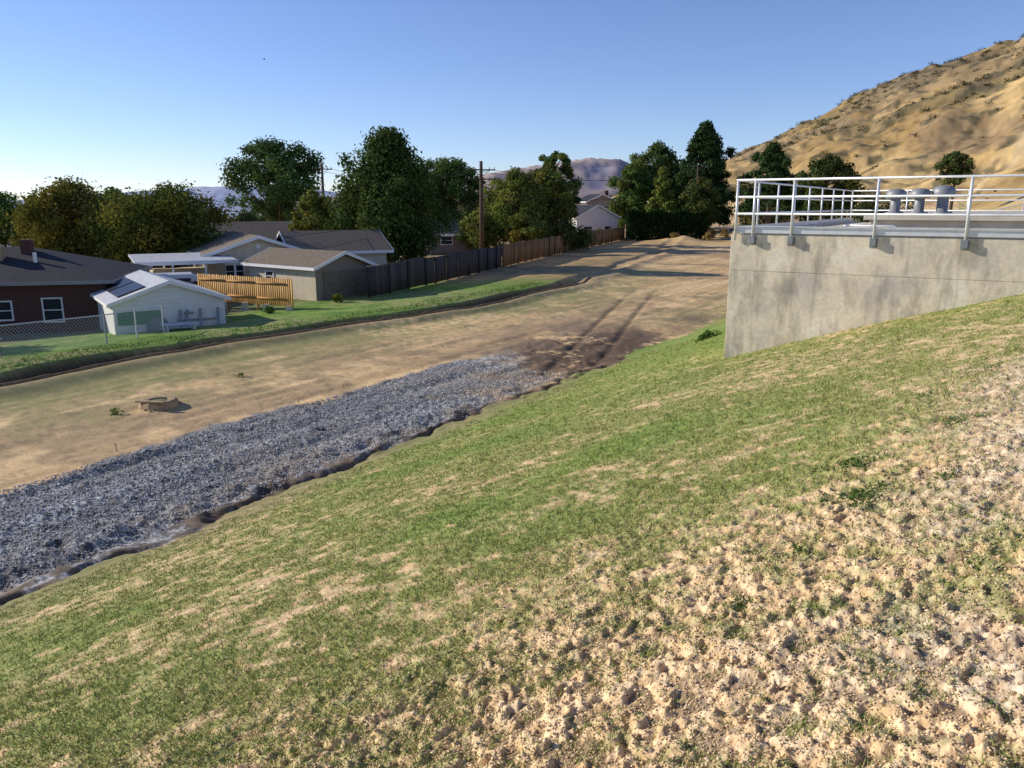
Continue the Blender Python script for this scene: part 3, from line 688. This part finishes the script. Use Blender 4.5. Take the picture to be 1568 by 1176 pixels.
c=np.array([.03,.058,.018])*rng.uniform(.6,1.4,n)[:,None]
o=npmesh("cypress_hedge",V,F,M['leaf'],np.repeat(c,4,0));o.location=(18.0,127,-5.5);o.rotation_euler=(0,0,R(-8))
# hillside shrubs
rng=np.random.default_rng(9);X_=rng.uniform(60,560,12000);Y_=rng.uniform(110,620,12000)
Z_=ground(X_,Y_);pr_=sm(.46,.60,fbm(X_,Y_,.022,5,92))*.5+.04
kk=(Z_>1.5)&(rng.random(12000)<pr_)
lob=[(a,b,c_+.3,w_,.6) for a,b,c_,w_ in zip(X_[kk],Y_[kk],Z_[kk],rng.uniform(.4,1.8,kk.sum())*(1+(Y_[kk]>300)*.8))]
V,F,Cc=foliage(lob,80000,.38,(.05,.053,.023),rng,.15)
npmesh("hillside_shrubs",V,F,M['leaf'],Cc)
# ---------------- distant mountains
def mountain(name,x0,x1,y,zs,depth,c1,c2,seed,sc):
    nx,ny=260,50;u=np.linspace(0,1,nx);v=np.linspace(0,1,ny);U,W=np.meshgrid(u,v)
    X=x0+(x1-x0)*U;Y=y+depth*W
    env=np.interp(U,np.linspace(0,1,len(zs)),zs)
    rid=1-np.abs(2*fbm(X,Y,sc,5,seed)-1)
    Z=env*np.sin(np.clip(W*1.6,0,1)*math.pi/2)*(.70+.36*rid)-60*(1-np.clip(W*3,0,1))
    c=mix(C(*c1),C(*c2),sm(.55,.9,rid))
    i=np.arange(ny-1)[:,None]*nx;j=np.arange(nx-1)[None,:]
    F=np.stack([i+j,i+j+1,i+nx+j+1,i+nx+j],-1).reshape(-1,4)
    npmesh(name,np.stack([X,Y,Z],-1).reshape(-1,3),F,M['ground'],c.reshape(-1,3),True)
mountain("distant_mountains",-900,1500,2600,[25,35,60,100,140,172,160,130,130,150,150],900,(.22,.21,.28),(.42,.33,.30),3,.006)  # bluish base tones carry painted distance haze
mountain("far_hazy_mountains",-7000,-1500,8600,[120,60,90,180,230,180,60],1800,(.36,.42,.58),(.44,.48,.62),4,.0014)  # paler blue, with more haze painted into the base colour
# ---------------- near field grass + straw
rng=np.random.default_rng(123)
def scatter(n,rmin,rmax,amax=40):
    r=np.exp(rng.uniform(np.log(rmin),np.log(rmax),n));a=np.radians(rng.uniform(-amax,amax,n));return r*np.sin(a),r*np.cos(a)
def onslope(x,y):
    s,t=ST(x,y);return (s>-11.1)&~((s>-4.9)&(t>16.35))
x,y=scatter(150000,1.8,30);k=onslope(x,y)
s,t=ST(x,y);pe=pezone(x,y,s,t)
k&=rng.random(len(x))<sm(.35,.59,.35*fbm(x,y,5,3,63)+.4*fbm(x,y,11,2,67)+.25*fbm(x,y,.9,3,62)-.08*pe+.05)*(1-.5*pe)
x=x[k];y=y[k]
nb_=4;x=np.repeat(x,nb_)+rng.normal(size=len(x)*nb_)*.022;y=np.repeat(y,nb_)+rng.normal(size=len(y)*nb_)*.022
n=len(x);z=ground(x,y);r=np.hypot(x,y)
hgt=rng.uniform(.008,.026,n)*(1+.04*r);wd=.0020*(1+.16*r);az=rng.uniform(0,6.28,n);ln=rng.uniform(.4,1.8,n)*hgt
dx=np.cos(az);dy=np.sin(az);az2=rng.uniform(0,6.28,n)
V=np.stack([np.stack([x-np.cos(az2)*wd,y-np.sin(az2)*wd,z-.004],1),np.stack([x+np.cos(az2)*wd,y+np.sin(az2)*wd,z-.004],1),np.stack([x+dx*ln,y+dy*ln,z+hgt],1)],1).reshape(-1,3)
f=rng.random(n)[:,None]**1.1;c=(np.array([.16,.26,.042])*(1-f)+np.array([.52,.47,.19])*f)*rng.uniform(.75,1.25,(n,1))
npmesh("grass",V,np.arange(3*n).reshape(-1,3),M['blade'],np.repeat(c,3,0))
print("blades",n)
# crumbs of soil and straw bits
x,y=scatter(150000,1.8,14,42);k=onslope(x,y);s,t=ST(x,y);pe=pezone(x,y,s,t)
k&=(rng.random(len(x))<(.12+.75*pe))
x=x[k];y=y[k];n=len(x);r=np.hypot(x,y);z=ground(x,y)
D=np.array([(1,0,0),(0,1,0),(-1,0,0),(0,-1,0),(0,0,.8),(0,0,-.5)])
Fo=np.array([(0,1,4),(1,2,4),(2,3,4),(3,0,4),(1,0,5),(2,1,5),(3,2,5),(0,3,5)])
sz=rng.uniform(.0015,.0065,n)*(1+.07*r)*np.where(rng.random(n)<.05,1.8,1)
V=np.stack([x,y,z+sz*.25],1)[:,None,:]+D[None]*sz[:,None,None]*rng.uniform(.5,1.5,(n,6,1))
F=(np.arange(n)[:,None,None]*6+Fo[None]).reshape(-1,3)
f=rng.random(n)[:,None];c=(np.array([.36,.25,.14])*(1-f)+np.array([.92,.70,.44])*f)
npmesh("straw_mulch",V.reshape(-1,3),F,M['blade'],np.repeat(c,6,0))
s=rng.uniform(-16.4,-11.9,40000);t=rng.uniform(2,23,40000);x,y=XY(s,t);n=len(x);z=ground(x,y);sz=rng.uniform(.010,.026,n)*np.where(rng.random(n)<.02,2.2,1)
V=np.stack([x,y,z+.004],1)[:,None,:]+D[None]*sz[:,None,None]*rng.uniform(.6,1.3,(n,6,1))
F=(np.arange(n)[:,None,None]*6+Fo[None]).reshape(-1,3)
f=rng.random(n)[:,None];c=(np.array([.15,.15,.15])*(1-f)+np.array([.62,.61,.61])*f)
npmesh("road_gravel",V.reshape(-1,3),F,M['ground'],np.repeat(c,6,0))
def weed(name,x,y,rad,h,n,seed,col=(.09,.16,.04)):
    rg=np.random.default_rng(seed);z=gz(x,y)
    a=rg.uniform(0,6.28,n);rr=rad*np.sqrt(rg.random(n));rr*=.6+.4*np.sin(a*3+seed);px=x+rr*np.cos(a);py=y+rr*np.sin(a);pz=ground(px,py)
    P=np.stack([px,py,pz+h*rg.random(n)*(1-.6*np.abs(rr)/rad)],1)
    V,F=quads_from(P,rg.normal(size=(n,3))+np.array([0,0,1.]),h*.2*rg.uniform(.6,1.4,n),rg,.35)
    c=np.array(col)*rg.uniform(.6,1.5,n)[:,None];npmesh(name,V,F,M['leaf'],np.repeat(c,4,0))
for q,(x,y,rd,h,n) in enumerate([(2.16,4.68,.26,.06,700),(2.45,5.43,.28,.06,500),(3.44,5.93,.25,.05,360),(2.69,4.6,.22,.05,300),(1.09,3.48,.08,.045,160),(4.7,7.6,.3,.05,260),(5.4,8.3,.3,.05,240),
  (-10.7,20.6,.25,.2,130),(-8.9,25.4,.25,.16,130),(6.6,26.5,.5,.3,400),(3.9,7.2,.22,.05,220),(1.55,4.0,.1,.045,150)]):
    weed("weed_plant",x,y,rd,h,n,q)
yy=rng.uniform(18,56,3000);xx=np.interp(yy,DY,DX)-rng.uniform(1.4,2.6,3000)*1.2;zz=ground(xx,yy)
V,F=quads_from(np.stack([xx,yy,zz+rng.random(3000)*.1],1),rng.normal(size=(3000,3))+np.array([0,0,.5]),rng.uniform(.03,.08,3000),rng,.35)
c=np.array([.13,.19,.045])*rng.uniform(.6,1.6,3000)[:,None];npmesh("bank_grass",V,F,M['leaf'],np.repeat(c,4,0))
# manhole riser
x,y=-9.9,21.5;z=gz(x,y)
e=empty("manhole_riser",(x,y,z-.05))
p=Part("ring",M['stake'],e);p.lathe((0,0,0),[(.56,0),(.5,.2),(.44,.25),(.30,.24),(.28,.14)],11);p.done()
p=Part("cover",M['moss'],e);p.lathe((0,0,0),[(.31,.17),(.2,.21),(.1,.23),(0,.22)],11);p.done()
p=Part("plank",M['stake'],e);p.poly([(-.5,-.35,.24),(.35,-.55,.26),(.38,-.42,.26),(-.47,-.22,.24),(-.5,-.35,.28),(.35,-.55,.30),(.38,-.42,.30),(-.47,-.22,.28)],[(0,3,2,1),(4,5,6,7),(0,1,5,4),(1,2,6,5),(2,3,7,6),(3,0,4,7)]);p.done()
rg=np.random.default_rng(3);p=Part("rubble",M['stake'],e)
for q in range(7):
    a=rg.uniform(0,6.28);rr1=rg.uniform(.45,.7);s_=rg.uniform(.06,.13);cx,cy=rr1*math.cos(a),rr1*math.sin(a)
    k0=[tuple(np.array([cx,cy,.06])+np.array(d_)*s_*rg.uniform(.6,1.3)) for d_ in D];p.poly(k0,[tuple(f_) for f_ in Fo])
p.done()
p=Part("straw_wattle",M['straw']);pts=[]
rg=np.random.default_rng(8)
for yv in np.arange(8,60,.35):
    xv=float(np.interp(yv,DY,DX));d0=1.0*(fbm(np.array([xv]),np.array([yv]),.25,2,5)[0]-.5)
    xv=xv+(.45+d0)/.83;pts.append((xv,yv,gz(xv,yv)+.04+rg.uniform(-.02,.02)))
p.tube(pts,[.08+rg.uniform(-.025,.02) for _ in pts],8);p.done(True)
p=Part("survey_stakes",M['stake'])
for q in range(8):
    t=5+q*2.6+rg.uniform(-.8,.8);s=-16.7+rg.uniform(-.3,.3);x,y=XY(s,t);z=gz(x,y);h=rg.uniform(.12,.22)
    p.tube([(x,y,z-.1),(x+rg.uniform(-.04,.04),y,z+h)],.011,5)
p.done()
e=empty("bird",(-25,85,14.4),R(20))
p=Part("body_and_wings",M['wire'],e)
p.tube([(-.14,0,0),(-.05,0,.0),(.06,0,.01),(.13,0,0)],[.005,.035,.03,.006],8)
p.poly([(-.04,0,.01),(.05,0,.01),(.0,.26,.10),(-.05,.22,.08)],[(0,1,2,3)]);p.poly([(-.04,0,.01),(.05,0,.01),(.0,-.26,.10),(-.05,-.22,.08)],[(0,1,2,3)]);p.done()
# ---------------- light
EL,AZ=23,15
L=Vector((-math.cos(R(EL))*math.cos(R(AZ)),math.cos(R(EL))*math.sin(R(AZ)),math.sin(R(EL))))
sd=bpy.data.lights.new("sun",'SUN');sd.energy=5.0;sd.angle=R(.5);sd.color=(1,.92,.78)
so=bpy.data.objects.new("sun",sd);COL.objects.link(so);so.rotation_euler=L.to_track_quat('Z','Y').to_euler()
w=bpy.data.worlds.new("World");scene.world=w;w.use_nodes=True;N=w.node_tree.nodes
sk=N.new("ShaderNodeTexSky");sk.sky_type='NISHITA';sk.sun_disc=False;sk.sun_elevation=R(EL);sk.sun_rotation=math.atan2(L.x,L.y)
sk.altitude=1400;sk.air_density=1.0;sk.dust_density=.0;sk.ozone_density=3.2
tint=N.new("ShaderNodeVectorMath");tint.operation='MULTIPLY';tint.inputs[1].default_value=(.97,.93,1.10)
w.node_tree.links.new(sk.outputs[0],tint.inputs[0])
w.node_tree.links.new(tint.outputs[0],N["Background"].inputs[0]);N["Background"].inputs[1].default_value=.14
scene.view_settings.view_transform='Standard';scene.view_settings.look='None';scene.view_settings.exposure=0
cd=bpy.data.cameras.new("camera");cd.lens=27.78;cd.sensor_width=36;cd.clip_end=30000;cd.clip_start=.05
co=bpy.data.objects.new("camera",cd);COL.objects.link(co);co.location=(0,0,0);co.rotation_euler=(R(90-12.72),0,0)
scene.camera=co
